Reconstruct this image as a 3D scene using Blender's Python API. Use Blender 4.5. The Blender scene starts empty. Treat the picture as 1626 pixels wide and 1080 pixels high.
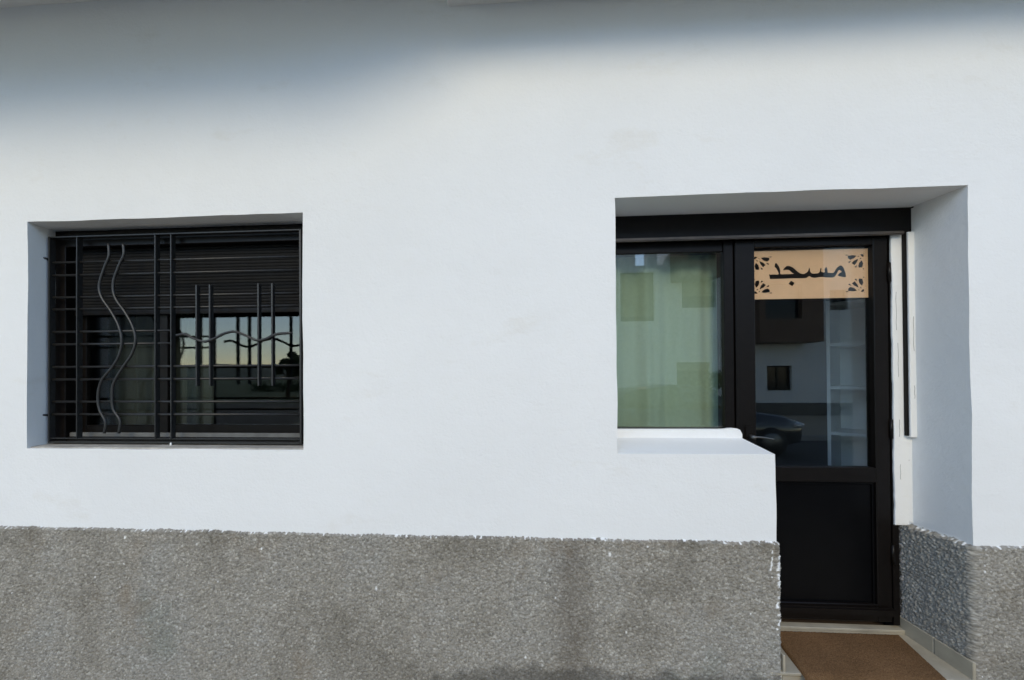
import bpy, bmesh, math, random
import numpy as np
from mathutils import Vector, Matrix, noise
random.seed(7)
rng = np.random.default_rng(7)
S = bpy.context.scene
C = bpy.context.collection
CAMZ = 1.52                      # lens height above the pavement; the facade's front face is y = 0

# ------------------------------------------------------------------ camera
yaw, pitch, roll = 0.0667, 0.0073, -0.0058
fw = Vector((-math.sin(yaw)*math.cos(pitch), math.cos(yaw)*math.cos(pitch), math.sin(pitch)))
rt = fw.cross(Vector((0, 0, 1))).normalized(); up = rt.cross(fw)
r2 = rt*math.cos(roll) + up*math.sin(roll); u2 = up*math.cos(roll) - rt*math.sin(roll)
cd = bpy.data.cameras.new('camera'); cam = bpy.data.objects.new('camera', cd); C.objects.link(cam)
cam.matrix_world = Matrix(((r2.x, u2.x, -fw.x, 0.0), (r2.y, u2.y, -fw.y, -1.8), (r2.z, u2.z, -fw.z, CAMZ), (0, 0, 0, 1)))
cd.sensor_width = 36; cd.lens = 640/1626*36
cd.shift_x = 0.0601; cd.shift_y = 0.0316
cd.clip_start = 0.05; cd.clip_end = 2000
S.camera = cam

# ------------------------------------------------------------------ sky and sun
SUN_EL = math.radians(32); SUN_AZ = math.radians(-6)      # a touch from the left
w = bpy.data.worlds.new('World'); S.world = w; w.use_nodes = True
nt = w.node_tree; bg = nt.nodes['Background']
sk = nt.nodes.new('ShaderNodeTexSky'); sk.sky_type = 'NISHITA'; sk.sun_disc = False
sk.sun_elevation = SUN_EL; sk.sun_rotation = math.pi - SUN_AZ; sk.air_density = 1.0; sk.dust_density = 0.2; sk.ozone_density = 1.3
nt.links.new(sk.outputs[0], bg.inputs[0]); bg.inputs[1].default_value = 0.15
sl = bpy.data.lights.new('sun', 'SUN'); so = bpy.data.objects.new('sun', sl); C.objects.link(so)
sl.energy = 0.68; sl.angle = math.radians(20); sl.color = (1.0, 0.83, 0.50)
so.location = (0, -20, 14); so.rotation_euler = (math.radians(90) - SUN_EL, 0, SUN_AZ)
S.view_settings.view_transform = 'Standard'; S.view_settings.look = 'None'
S.view_settings.gamma = 1.0; S.view_settings.use_curve_mapping = False
S.view_settings.exposure = 1.22

# ------------------------------------------------------------------ materials
def newmat(name):
    m = bpy.data.materials.new(name); m.use_nodes = True
    return m, m.node_tree.nodes, m.node_tree.links, m.node_tree.nodes['Principled BSDF']
def N(ns, t, **k):
    n = ns.new(t)
    for a, v in k.items():
        if a in n.inputs.keys(): n.inputs[a].default_value = v
        else: setattr(n, a, v)
    return n
def ramp(ns, stops):
    r = ns.new('ShaderNodeValToRGB'); e = r.color_ramp.elements
    while len(e) < len(stops): e.new(0.5)
    for el, (p, c) in zip(e, stops):
        el.position = p; el.color = (c, c, c, 1) if isinstance(c, (int, float)) else (*c, 1)
    return r
def simple(name, col, rough=0.6, metal=0.0, var=0.15, scale=8, bump=0.0, bscale=60, spec=0.5, coat=0.0):
    m, ns, ln, b = newmat(name)
    tc = ns.new('ShaderNodeTexCoord')
    no = N(ns, 'ShaderNodeTexNoise', Scale=scale, Detail=6.0, Roughness=0.6); ln.new(tc.outputs['Object'], no.inputs['Vector'])
    lo = tuple(c*(1-var) for c in col); hi = tuple(min(1, c*(1+var)) for c in col)
    rp = ramp(ns, [(0.3, lo), (0.7, hi)]); ln.new(no.outputs['Fac'], rp.inputs[0]); ln.new(rp.outputs[0], b.inputs['Base Color'])
    b.inputs['Roughness'].default_value = rough; b.inputs['Metallic'].default_value = metal
    b.inputs['Specular IOR Level'].default_value = spec; b.inputs['Coat Weight'].default_value = coat
    if bump:
        n2 = N(ns, 'ShaderNodeTexNoise', Scale=bscale, Detail=5.0); ln.new(tc.outputs['Object'], n2.inputs['Vector'])
        bp = N(ns, 'ShaderNodeBump', Strength=bump, Distance=0.004); ln.new(n2.outputs['Fac'], bp.inputs['Height']); ln.new(bp.outputs[0], b.inputs['Normal'])
    return m
def mixrgb(ns, ln, fac, a, bcol, blend='MIX'):
    mx = ns.new('ShaderNodeMix'); mx.data_type = 'RGBA'; mx.blend_type = blend
    for sock, v in ((mx.inputs[0], fac), (mx.inputs[6], a), (mx.inputs[7], bcol)):
        if hasattr(v, 'is_output'): ln.new(v, sock)
        elif isinstance(v, tuple): sock.default_value = (*v, 1)
        else: sock.default_value = v
    return mx.outputs[2]

def plaster(name, col):
    m, ns, ln, b = newmat(name)
    tc = ns.new('ShaderNodeTexCoord'); P = tc.outputs['Object']
    big = N(ns, 'ShaderNodeTexNoise', Scale=1.3, Detail=5.0, Roughness=0.55); ln.new(P, big.inputs['Vector'])
    r1 = ramp(ns, [(0.3, tuple(c*0.955 for c in col)), (0.68, col)]); ln.new(big.outputs['Fac'], r1.inputs[0])
    # a few small specks and knocks in the paint
    vo = N(ns, 'ShaderNodeTexVoronoi', Scale=4.2, Randomness=1.0); ln.new(P, vo.inputs['Vector'])
    r2_ = ramp(ns, [(0.012, 1.0), (0.022, 0.0)]); ln.new(vo.outputs['Distance'], r2_.inputs[0])
    n3 = N(ns, 'ShaderNodeTexNoise', Scale=1.7, Detail=2.0); ln.new(P, n3.inputs['Vector'])
    r3 = ramp(ns, [(0.56, 0.0), (0.64, 0.6)]); ln.new(n3.outputs['Fac'], r3.inputs[0])
    mm = N(ns, 'ShaderNodeMath', operation='MULTIPLY'); ln.new(r2_.outputs[0], mm.inputs[0]); ln.new(r3.outputs[0], mm.inputs[1])
    c1 = mixrgb(ns, ln, mm.outputs[0], r1.outputs[0], (0.36, 0.34, 0.30))
    # faint grubby smears above the roughcast
    mp = ns.new('ShaderNodeMapping'); mp.inputs['Scale'].default_value = (2.2, 2.2, 5.0); ln.new(P, mp.inputs[0])
    n4 = N(ns, 'ShaderNodeTexNoise', Scale=1.0, Detail=7.0, Roughness=0.7); ln.new(mp.outputs[0], n4.inputs['Vector'])
    r4 = ramp(ns, [(0.58, 0.0), (0.76, 0.42)]); ln.new(n4.outputs['Fac'], r4.inputs[0])
    c2 = mixrgb(ns, ln, r4.outputs[0], c1, (0.66, 0.62, 0.54))
    ln.new(c2, b.inputs['Base Color']); b.inputs['Roughness'].default_value = 0.75; b.inputs['Specular IOR Level'].default_value = 0.3
    # brushed masonry paint over a fine render
    f1 = N(ns, 'ShaderNodeTexNoise', Scale=85.0, Detail=5.0, Roughness=0.65); ln.new(P, f1.inputs['Vector'])
    mp2 = ns.new('ShaderNodeMapping'); mp2.inputs['Scale'].default_value = (10, 10, 45); ln.new(P, mp2.inputs[0])
    f2 = N(ns, 'ShaderNodeTexNoise', Scale=1.0, Detail=5.0); ln.new(mp2.outputs[0], f2.inputs['Vector'])
    f3 = N(ns, 'ShaderNodeTexNoise', Scale=14.0, Detail=4.0); ln.new(P, f3.inputs['Vector'])
    b1 = N(ns, 'ShaderNodeBump', Strength=0.55, Distance=0.003); ln.new(f1.outputs['Fac'], b1.inputs['Height'])
    b2 = N(ns, 'ShaderNodeBump', Strength=0.08, Distance=0.006); ln.new(f2.outputs['Fac'], b2.inputs['Height']); ln.new(b1.outputs[0], b2.inputs['Normal'])
    b3 = N(ns, 'ShaderNodeBump', Strength=0.20, Distance=0.015); ln.new(f3.outputs['Fac'], b3.inputs['Height']); ln.new(b2.outputs[0], b3.inputs['Normal'])
    ln.new(b3.outputs[0], b.inputs['Normal'])
    return m

def glass(name, tint, f0):
    m, ns, ln, b = newmat(name); ns.remove(b)
    lw = N(ns, 'ShaderNodeLayerWeight', Blend=0.5)
    pw = N(ns, 'ShaderNodeMath', operation='POWER'); ln.new(lw.outputs['Facing'], pw.inputs[0]); pw.inputs[1].default_value = 5.0
    ma = N(ns, 'ShaderNodeMath', operation='MULTIPLY_ADD'); ln.new(pw.outputs[0], ma.inputs[0]); ma.inputs[1].default_value = 1-f0; ma.inputs[2].default_value = f0
    tr = ns.new('ShaderNodeBsdfTransparent'); tr.inputs[0].default_value = (*tint, 1)
    gl = ns.new('ShaderNodeBsdfGlossy'); gl.inputs['Roughness'].default_value = 0.004
    tc = ns.new('ShaderNodeTexCoord'); no = N(ns, 'ShaderNodeTexNoise', Scale=2.5, Detail=1.0); ln.new(tc.outputs['Object'], no.inputs['Vector'])
    bp = N(ns, 'ShaderNodeBump', Strength=0.004, Distance=0.004); ln.new(no.outputs['Fac'], bp.inputs['Height']); ln.new(bp.outputs[0], gl.inputs['Normal'])
    mx = ns.new('ShaderNodeMixShader'); ln.new(ma.outputs[0], mx.inputs[0]); ln.new(tr.outputs[0], mx.inputs[1]); ln.new(gl.outputs[0], mx.inputs[2])
    ln.new(mx.outputs[0], ns['Material Output'].inputs['Surface'])
    return m

def roughcast(name):
    m, ns, ln, b = newmat(name)
    tc = ns.new('ShaderNodeTexCoord'); P = tc.outputs['Object']
    at = N(ns, 'ShaderNodeAttribute', attribute_name='grain')
    g = ramp(ns, [(0.0, (0.155, 0.147, 0.130)), (0.35, (0.255, 0.243, 0.217)), (0.75, (0.325, 0.311, 0.279)), (1.0, (0.47, 0.453, 0.412))])
    ln.new(at.outputs['Fac'], g.inputs[0])
    big = N(ns, 'ShaderNodeTexNoise', Scale=1.8, Detail=6.0, Roughness=0.6); ln.new(P, big.inputs['Vector'])
    r1 = ramp(ns, [(0.30, (0.62, 0.59, 0.54)), (0.50, (1, 0.98, 0.95)), (0.60, (1.0, 1.0, 1.0)), (0.74, (0.74, 0.80, 0.78))]); ln.new(big.outputs['Fac'], r1.inputs[0])
    c = mixrgb(ns, ln, 1.0, g.outputs[0], r1.outputs[0], 'MULTIPLY')
    sx = ns.new('ShaderNodeSeparateXYZ'); ln.new(P, sx.inputs[0])
    nz = N(ns, 'ShaderNodeTexNoise', Scale=9.0, Detail=5.0, Roughness=0.65); ln.new(P, nz.inputs['Vector'])
    def math_(op, a, bb, clamp=False):
        n = ns.new('ShaderNodeMath'); n.operation = op; n.use_clamp = clamp
        for i, v in enumerate((a, bb)):
            if hasattr(v, 'is_output'): ln.new(v, n.inputs[i])
            else: n.inputs[i].default_value = v
        return n.outputs[0]
    # rusty drip running down the left of the door pier
    wob = math_('MULTIPLY_ADD', nz.outputs['Fac'], 0.16); ns[-1].inputs[2].default_value = 0.325
    dx = math_('ABSOLUTE', math_('SUBTRACT', sx.outputs[0], wob), 0.0)
    dr = math_('SUBTRACT', 1.0, math_('DIVIDE', dx, 0.12), True)
    dr = math_('MULTIPLY', dr, 0.42)
    c = mixrgb(ns, ln, dr, c, (0.085, 0.066, 0.048))
    # damp tide mark at the foot of the wall
    hz = math_('MULTIPLY_ADD', nz.outputs['Fac'], 0.24); ns[-1].inputs[2].default_value = 0.135
    side = math_('MULTIPLY', math_('ADD', sx.outputs[0], 1.3), 0.7, True)
    hz2 = math_('MULTIPLY', math_('MULTIPLY', hz, side), 1.0)
    dp = math_('MULTIPLY', math_('SUBTRACT', hz2, sx.outputs[2]), 30.0, True)
    c = mixrgb(ns, ln, math_('MULTIPLY', dp, 0.48), c, (0.045, 0.043, 0.040))
    # brown grime patches
    n5 = N(ns, 'ShaderNodeTexNoise', Scale=3.4, Detail=5.0, Roughness=0.7); ln.new(P, n5.inputs['Vector'])
    r5 = ramp(ns, [(0.56, 0.0), (0.74, 0.55)]); ln.new(n5.outputs['Fac'], r5.inputs[0])
    c = mixrgb(ns, ln, r5.outputs[0], c, (0.21, 0.165, 0.115))
    # white paint: overlap along the top edge, drips and splashes
    pa = N(ns, 'ShaderNodeAttribute', attribute_name='paint')
    c = mixrgb(ns, ln, pa.outputs['Fac'], c, (0.78, 0.78, 0.77))
    ln.new(c, b.inputs['Base Color']); b.inputs['Roughness'].default_value = 0.9; b.inputs['Specular IOR Level'].default_value = 0.2
    f = N(ns, 'ShaderNodeTexNoise', Scale=420.0, Detail=3.0); ln.new(P, f.inputs['Vector'])
    bp = N(ns, 'ShaderNodeBump', Strength=0.5, Distance=0.002); ln.new(f.outputs['Fac'], bp.inputs['Height']); ln.new(bp.outputs[0], b.inputs['Normal'])
    return m

WHITE = plaster('white_masonry_paint', (0.80, 0.80, 0.79))
SILLP = plaster('sill_paint', (0.74, 0.75, 0.76))
ROUGH = roughcast('grey_roughcast')
ALU = simple('dark_bronze_aluminium', (0.0058, 0.0043, 0.0036), 0.38, 0.0, 0.2, 30, 0.04, 300, spec=0.2)
PANEL = simple('black_door_panel', (0.0025, 0.0025, 0.003), 0.28, 0, 0.2, 12, spec=0.12)
IRON = simple('black_painted_iron', (0.020, 0.0195, 0.019), 0.38, 0, 0.3, 60, 0.25, 260)
SLAT = simple('dark_shutter_slat', (0.006, 0.006, 0.006), 0.7, 0, 0.2, 20, spec=0.2)
TRACK = simple('grey_window_track', (0.12, 0.12, 0.115), 0.5, 0.0, 0.25, 15)
LIPM = simple('bronze_lip_highlight', (0.085, 0.068, 0.055), 0.35, 0.0, 0.3, 14)  # bronze lightened so the lip carries its highlight in the colour
CHROME = simple('brushed_metal', (0.17, 0.165, 0.155), 0.4, 1.0, 0.1, 40)
GLASS_D = glass('door_glass', (0.94, 0.96, 0.955), 0.080)
GLASS_W = glass('window_glass', (0.91, 0.94, 0.92), 0.105)
GLASS_L = glass('barred_window_glass', (0.88, 0.91, 0.89), 0.052)
FILM = simple('tan_window_film', (0.82, 0.50, 0.29), 0.6, 0, 0.06, 10)
TILE = simple('beige_step_tile', (0.36, 0.32, 0.245), 0.45, 0, 0.18, 9, 0.1, 90)
GROUT = simple('grout', (0.17, 0.15, 0.125), 0.9, 0, 0.2, 30)
FILL = simple('black_joint_filler', (0.012, 0.012, 0.012), 0.8, 0, 0.4, 60, 0.8, 120)
CRACK = simple('old_filler_crack', (0.16, 0.16, 0.155), 0.9, 0, 0.4, 40)
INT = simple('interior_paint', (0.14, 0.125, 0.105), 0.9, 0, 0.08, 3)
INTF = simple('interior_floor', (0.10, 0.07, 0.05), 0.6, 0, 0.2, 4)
SHELFW = simple('white_shelf_board', (0.82, 0.83, 0.80), 0.55, 0, 0.05, 5)
ASPHALT = simple('asphalt', (0.068, 0.063, 0.056), 0.9, 0, 0.25, 6, 0.4, 90)
PAVE = simple('pavement_pavers', (0.45, 0.365, 0.255), 0.9, 0, 0.15, 4, 0.3, 60)
KERB = simple('kerb_stone', (0.30, 0.295, 0.28), 0.85, 0, 0.12, 6)
HILL_SCREEN = simple('hill_screen', (0.13, 0.145, 0.10), 0.95, 0, 0.35, 0.05)
GRASS = simple('grass', (0.07, 0.10, 0.035), 0.95, 0, 0.35, 2, 0.5, 30)
OPW = simple('opposite_white_render', (0.72, 0.72, 0.70), 0.85, 0, 0.05, 1.2)
OPB = simple('brown_bay_render', (0.16, 0.105, 0.075), 0.85, 0, 0.12, 2)
OPG = simple('grey_house_render', (0.20, 0.19, 0.165), 0.85, 0, 0.12, 2)
OPL = simple('opposite_plinth', (0.11, 0.105, 0.095), 0.95, 0, 0.2, 8)
OPS = simple('olive_shutter', (0.13, 0.125, 0.085), 0.6, 0, 0.1, 6)
DARKG = simple('dark_window_glass', (0.015, 0.017, 0.02), 0.10, 0, 0.1, 4, spec=0.25)
BARK = simple('bark', (0.10, 0.075, 0.05), 0.95, 0, 0.3, 20, 0.6, 40)
LEAF = simple('leaves', (0.09, 0.12, 0.045), 0.7, 0, 0.45, 3)
CARP = simple('dark_car_paint', (0.018, 0.019, 0.022), 0.25, 0.0, 0.08, 4, coat=0.8)
TYRE = simple('tyre_rubber', (0.02, 0.02, 0.02), 0.85, 0, 0.2, 30)
LAMPM = simple('headlight_lens', (0.65, 0.66, 0.66), 0.12, 0.3, 0.05, 12)

def coir():
    m, ns, ln, b = newmat('brown_coir')
    tc = ns.new('ShaderNodeTexCoord'); P = tc.outputs['Object']
    a = N(ns, 'ShaderNodeTexNoise', Scale=220.0, Detail=4.0, Roughness=0.7); ln.new(P, a.inputs['Vector'])
    r = ramp(ns, [(0.30, (0.095, 0.050, 0.023)), (0.55, (0.200, 0.110, 0.051)), (0.8, (0.30, 0.178, 0.092))]); ln.new(a.outputs['Fac'], r.inputs[0])
    d = N(ns, 'ShaderNodeTexNoise', Scale=5.0, Detail=4.0); ln.new(P, d.inputs['Vector'])
    r2_ = ramp(ns, [(0.35, (0.75, 0.75, 0.75)), (0.65, (1, 1, 1))]); ln.new(d.outputs['Fac'], r2_.inputs[0])
    ln.new(mixrgb(ns, ln, 1.0, r.outputs[0], r2_.outputs[0], 'MULTIPLY'), b.inputs['Base Color'])
    b.inputs['Roughness'].default_value = 1.0; b.inputs['Specular IOR Level'].default_value = 0.1
    bp = N(ns, 'ShaderNodeBump', Strength=0.9, Distance=0.004); ln.new(a.outputs['Fac'], bp.inputs['Height']); ln.new(bp.outputs[0], b.inputs['Normal'])
    return m
COIR = coir()
def fabric(name, col, trans):
    m, ns, ln, b = newmat(name)
    tc = ns.new('ShaderNodeTexCoord'); P = tc.outputs['Object']
    a = N(ns, 'ShaderNodeTexNoise', Scale=60.0, Detail=5.0, Roughness=0.7); ln.new(P, a.inputs['Vector'])
    r = ramp(ns, [(0.3, tuple(c*0.88 for c in col)), (0.7, col)]); ln.new(a.outputs['Fac'], r.inputs[0])
    ln.new(r.outputs[0], b.inputs['Base Color']); b.inputs['Roughness'].default_value = 0.95; b.inputs['Specular IOR Level'].default_value = 0.1
    return m
CURT = fabric('pale_green_curtain_cloth', (0.42, 0.50, 0.38), 0.2)
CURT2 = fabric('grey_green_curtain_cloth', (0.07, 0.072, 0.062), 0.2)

# ------------------------------------------------------------------ helpers
def empty(name, loc, label, cat, group=None):
    o = bpy.data.objects.new(name, None); C.objects.link(o); o.location = loc; o.empty_display_size = 0.1
    o['label'] = label; o['category'] = cat
    if group: o['group'] = group
    return o
def attach(o, parent):
    if parent is not None:
        o.parent = parent
        if parent.type == 'EMPTY': o.matrix_parent_inverse = Matrix.Translation(-parent.location) if parent.rotation_euler.z == 0 else (Matrix.Translation(parent.location) @ parent.rotation_euler.to_matrix().to_4x4()).inverted()
    return o
def tag(o, label=None, cat=None, group=None, kind=None):
    for k, v in (('label', label), ('category', cat), ('group', group), ('kind', kind)):
        if v: o[k] = v
    return o
def link(name, me, mat, parent=None, smooth=False):
    o = bpy.data.objects.new(name, me); C.objects.link(o)
    if mat: me.materials.append(mat)
    if smooth: me.polygons.foreach_set('use_smooth', [True]*len(me.polygons))
    return attach(o, parent)
def fin(name, bm, mat, parent=None, smooth=False):
    bmesh.ops.recalc_face_normals(bm, faces=bm.faces)
    me = bpy.data.meshes.new(name); bm.to_mesh(me); bm.free()
    return link(name, me, mat, parent, smooth)
def bx(bm, x0, x1, y0, y1, z0, z1):
    v = [bm.verts.new((x, y, z)) for x in (x0, x1) for y in (y0, y1) for z in (z0, z1)]
    for f in ((0, 1, 3, 2), (4, 6, 7, 5), (0, 4, 5, 1), (2, 3, 7, 6), (0, 2, 6, 4), (1, 5, 7, 3)): bm.faces.new([v[i] for i in f])
def box(name, b, mat, parent=None, bev=0.0):
    bm = bmesh.new(); bx(bm, *b)
    if bev: bmesh.ops.bevel(bm, geom=bm.edges[:], offset=bev, segments=2, affect='EDGES')
    return fin(name, bm, mat, parent)
def boxes(name, bs, mat, parent=None, bev=0.0):
    bm = bmesh.new()
    for b in bs: bx(bm, *b)
    if bev: bmesh.ops.bevel(bm, geom=bm.edges[:], offset=bev, segments=1, affect='EDGES')
    return fin(name, bm, mat, parent)
def smoothpts(p, n):                       # Catmull-Rom through the points
    P = [Vector(q) for q in p]; P = [P[0]*2-P[1]] + P + [P[-1]*2-P[-2]]; out = []
    for i in range(1, len(P)-2):
        for k in range(n):
            t = k/n; a, b, c, d = P[i-1:i+3]
            out.append(0.5*((2*b) + (c-a)*t + (2*a-5*b+4*c-d)*t*t + (3*b-a-3*c+d)*t**3))
    return out + [P[-2]]
def tube(name, pts, r, mat, parent=None, seg=10, bm=None):
    own = bm is None; bm = bm or bmesh.new()
    P = [Vector(p) for p in pts]; rings = []; ref = None
    for i, p in enumerate(P):
        t = (P[min(i+1, len(P)-1)] - P[max(i-1, 0)]).normalized()
        if ref is None: ref = Vector((0, 1, 0)) if abs(t.y) < 0.9 else Vector((1, 0, 0))
        a = (ref - t*ref.dot(t)).normalized(); ref = a; b = t.cross(a)
        rr = r[i] if isinstance(r, (list, tuple)) else r
        rings.append([bm.verts.new(p + (a*math.cos(2*math.pi*k/seg) + b*math.sin(2*math.pi*k/seg))*rr) for k in range(seg)])
    for A, B in zip(rings, rings[1:]):
        for k in range(seg): bm.faces.new((A[k], A[(k+1) % seg], B[(k+1) % seg], B[k]))
    bm.faces.new(rings[0][::-1]); bm.faces.new(rings[-1])
    if own: return fin(name, bm, mat, parent, True)
def prism(bm, poly, y0, y1):               # polygon in x,z extruded along y
    a = [bm.verts.new((x, y0, z)) for x, z in poly]; b = [bm.verts.new((x, y1, z)) for x, z in poly]
    bm.faces.new(a); bm.faces.new(b[::-1]); n = len(a)
    for i in range(n): bm.faces.new((a[i], b[i], b[(i+1) % n], a[(i+1) % n]))
def mesh_np(name, V, F, mat, parent=None, smooth=False):
    me = bpy.data.meshes.new(name); k = F.shape[1]
    me.vertices.add(len(V)); me.vertices.foreach_set('co', np.ascontiguousarray(V, dtype=np.float32).ravel())
    me.loops.add(F.size); me.loops.foreach_set('vertex_index', np.ascontiguousarray(F, dtype=np.int32).ravel())
    me.polygons.add(len(F)); me.polygons.foreach_set('loop_start', np.arange(0, F.size, k, dtype=np.int32))
    me.update(calc_edges=True); me.validate()
    return link(name, me, mat, parent, smooth)

# ------------------------------------------------------------------ the ground outside
def sheet(name, x0, x1, y0, y1, z, mat):
    bm = bmesh.new(); v = [bm.verts.new(p) for p in ((x0, y0, z), (x1, y0, z), (x1, y1, z), (x0, y1, z))]; bm.faces.new(v)
    return tag(fin(name, bm, mat), kind='structure')
sheet('ground', -400, 400, -600, 60, -0.13, GRASS)
sheet('road', -60, 60, -21, -2.35, -0.12, ASPHALT)
hx = np.linspace(-520, 160, 69); hv = []
for row, (yy, k) in enumerate(((-230, 0.0), (-300, 0.55), (-380, 1.0), (-470, 0.0))):
    for x in hx: hv.append((x, yy, -.13 + k*(13+5*noise.noise(Vector((x*.011, row*.7, 2)))+3*noise.noise(Vector((x*.05, row, 5))))-(0.5 if k == 0 else 0)))
hi_ = np.arange(4*69).reshape(4, 69); hf = np.stack([hi_[:-1, :-1], hi_[:-1, 1:], hi_[1:, 1:], hi_[1:, :-1]], -1).reshape(-1, 4)
tag(mesh_np('added_hills', np.array(hv), hf, HILL_SCREEN, None, True), kind='structure')
tag(box('pavement', (-30, 30, -2.2, 0.02, -0.3, 0.0), PAVE), kind='structure')
tag(box('kerb', (-30, 30, -2.35, -2.2, -0.3, -0.004), KERB, None, 0.012), kind='structure')
tag(box('opposite_pavement', (-5.9, 30, -13.08, -8.2, -0.3, -0.003), PAVE), kind='structure')
tag(box('opposite_kerb', (-5.9, 30, -8.2, -8.05, -0.3, -0.007), KERB, None, 0.012), kind='structure')

# ------------------------------------------------------------------ our building
B = empty('street_house', (0, 0, 0), 'white painted house front with grey roughcast plinth, barred window and dark glazed doorway', 'building')
WX0, WX1, WZ0, WZ1 = -2.163, -0.798, 1.180, 2.272       # left window opening
DX0, DX1, DZ1 = 0.606, 2.027, 2.293                     # doorway opening
PX, SZ = 1.261, 1.176                                   # low pier: right end, sill height
PLZ = 0.817                                             # top of the roughcast
T = 0.30

def fbm(p, s, seed=0.0):
    return noise.fractal(Vector(p)*s + Vector((seed, seed*1.7, seed*0.6)), 1.0, 2.0, 3)
def build_wall():
    def breaks(lo, hi, must, step):
        ks = sorted(set([lo, hi] + must)); out = []
        for a, b in zip(ks, ks[1:]):
            n = max(1, round((b-a)/step)); out += [a + (b-a)*i/n for i in range(n)]
        return out + [hi]
    xs = breaks(-4.6, 4.6, [WX0, WX1, DX0, PX, DX1], 0.055); zs = breaks(-0.1, 6.6, [WZ0, WZ1, SZ, DZ1, 0.26], 0.055)
    def hole(x, z):
        if WX0 < x < WX1 and WZ0 < z < WZ1: return True
        if DX0 < x < DX1 and SZ < z < DZ1: return True
        return PX < x < DX1 and 0.26 < z < DZ1
    bm = bmesh.new(); fr = {}; bk = {}
    def vert(i, j):
        if (i, j) not in fr:
            x, z = xs[i], zs[j]
            jx = 0.0036*fbm((x, 0, z), 3.4, 3.1); jz = 0.0036*fbm((x, 0, z), 3.0, 9.4); jy = 0.0035*fbm((x, 0, z), 1.6, 5.0) + 0.0010*fbm((x, 0, z), 7.0, 2.0)
            fr[i, j] = bm.verts.new((x+jx, jy, z+jz))
            zb = z
            if abs(z-SZ) < 1e-6 and DX0-1e-6 <= x <= PX+1e-6: zb = z + 0.050        # the sill climbs towards the frame
            if abs(z-WZ0) < 1e-6 and WX0-1e-6 <= x <= WX1+1e-6: zb = z + 0.004
            bk[i, j] = bm.verts.new((x, T, zb))
        return fr[i, j], bk[i, j]
    cells = {(i, j) for i in range(len(xs)-1) for j in range(len(zs)-1) if not hole((xs[i]+xs[i+1])/2, (zs[j]+zs[j+1])/2)}
    for i, j in cells:
        q = [vert(*k) for k in ((i, j), (i+1, j), (i+1, j+1), (i, j+1))]
        bm.faces.new([a for a, _ in q]); bm.faces.new([b for _, b in q][::-1])
        for (di, dj), (s, e) in (((0, -1), (0, 1)), ((1, 0), (1, 2)), ((0, 1), (2, 3)), ((-1, 0), (3, 0))):
            if (i+di, j+dj) not in cells: bm.faces.new((q[e][0], q[s][0], q[s][1], q[e][1]))
    o = fin('wall', bm, WHITE, B, True)
    md = o.modifiers.new('edge', 'BEVEL'); md.limit_method = 'ANGLE'; md.angle_limit = math.radians(40); md.width = 0.009; md.segments = 3; md.harden_normals = True
    return o
build_wall()
SILLM = simple('dirty_sill_paint', (0.40, 0.375, 0.335), 0.8, 0, 0.3, 14, 0.3, 80)
box('window_sill', (WX0+.004, WX1-.004, .012, .135, WZ0-.004, WZ0+.006), SILLM, B, 0.002)

# roughcast: every chip is relief in a dense sheet wrapped round the corners
def cellular(u, v, size, seed):
    r = np.random.default_rng(seed)
    gu = np.floor(u/size).astype(int); gv = np.floor(v/size).astype(int)
    nu, nv = gu.max()-gu.min()+3, gv.max()-gv.min()+3
    ju, jv, hh, cc = (r.random((nu, nv)) for _ in range(4))
    ou, ov = gu-gu.min()+1, gv-gv.min()+1
    best = np.full(u.shape, -9.0); col = np.zeros(u.shape)
    for a in (-1, 0, 1):
        for b in (-1, 0, 1):
            iu, iv = np.clip(ou+a, 0, nu-1), np.clip(ov+b, 0, nv-1)
            pu = (gu+a+ju[iu, iv])*size; pv = (gv+b+jv[iu, iv])*size
            d = np.sqrt((u-pu)**2+(v-pv)**2)/size
            h = (0.45+0.75*hh[iu, iv]) - d*1.05
            k = h > best; best = np.where(k, h, best); col = np.where(k, cc[iu, iv], col)
    return np.clip(best, -0.25, 1.0), col
def vnoise(u, v, size, seed):
    r = np.random.default_rng(seed); gu, gv = u/size, v/size
    iu, iv = np.floor(gu).astype(int), np.floor(gv).astype(int); fu, fv = gu-iu, gv-iv
    iu -= iu.min(); iv -= iv.min(); R_ = r.random((iu.max()+2, iv.max()+2))
    fu = fu*fu*(3-2*fu); fv = fv*fv*(3-2*fv)
    return (R_[iu, iv]*(1-fu)+R_[iu+1, iv]*fu)*(1-fv)+(R_[iu, iv+1]*(1-fu)+R_[iu+1, iv+1]*fu)*fv
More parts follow.
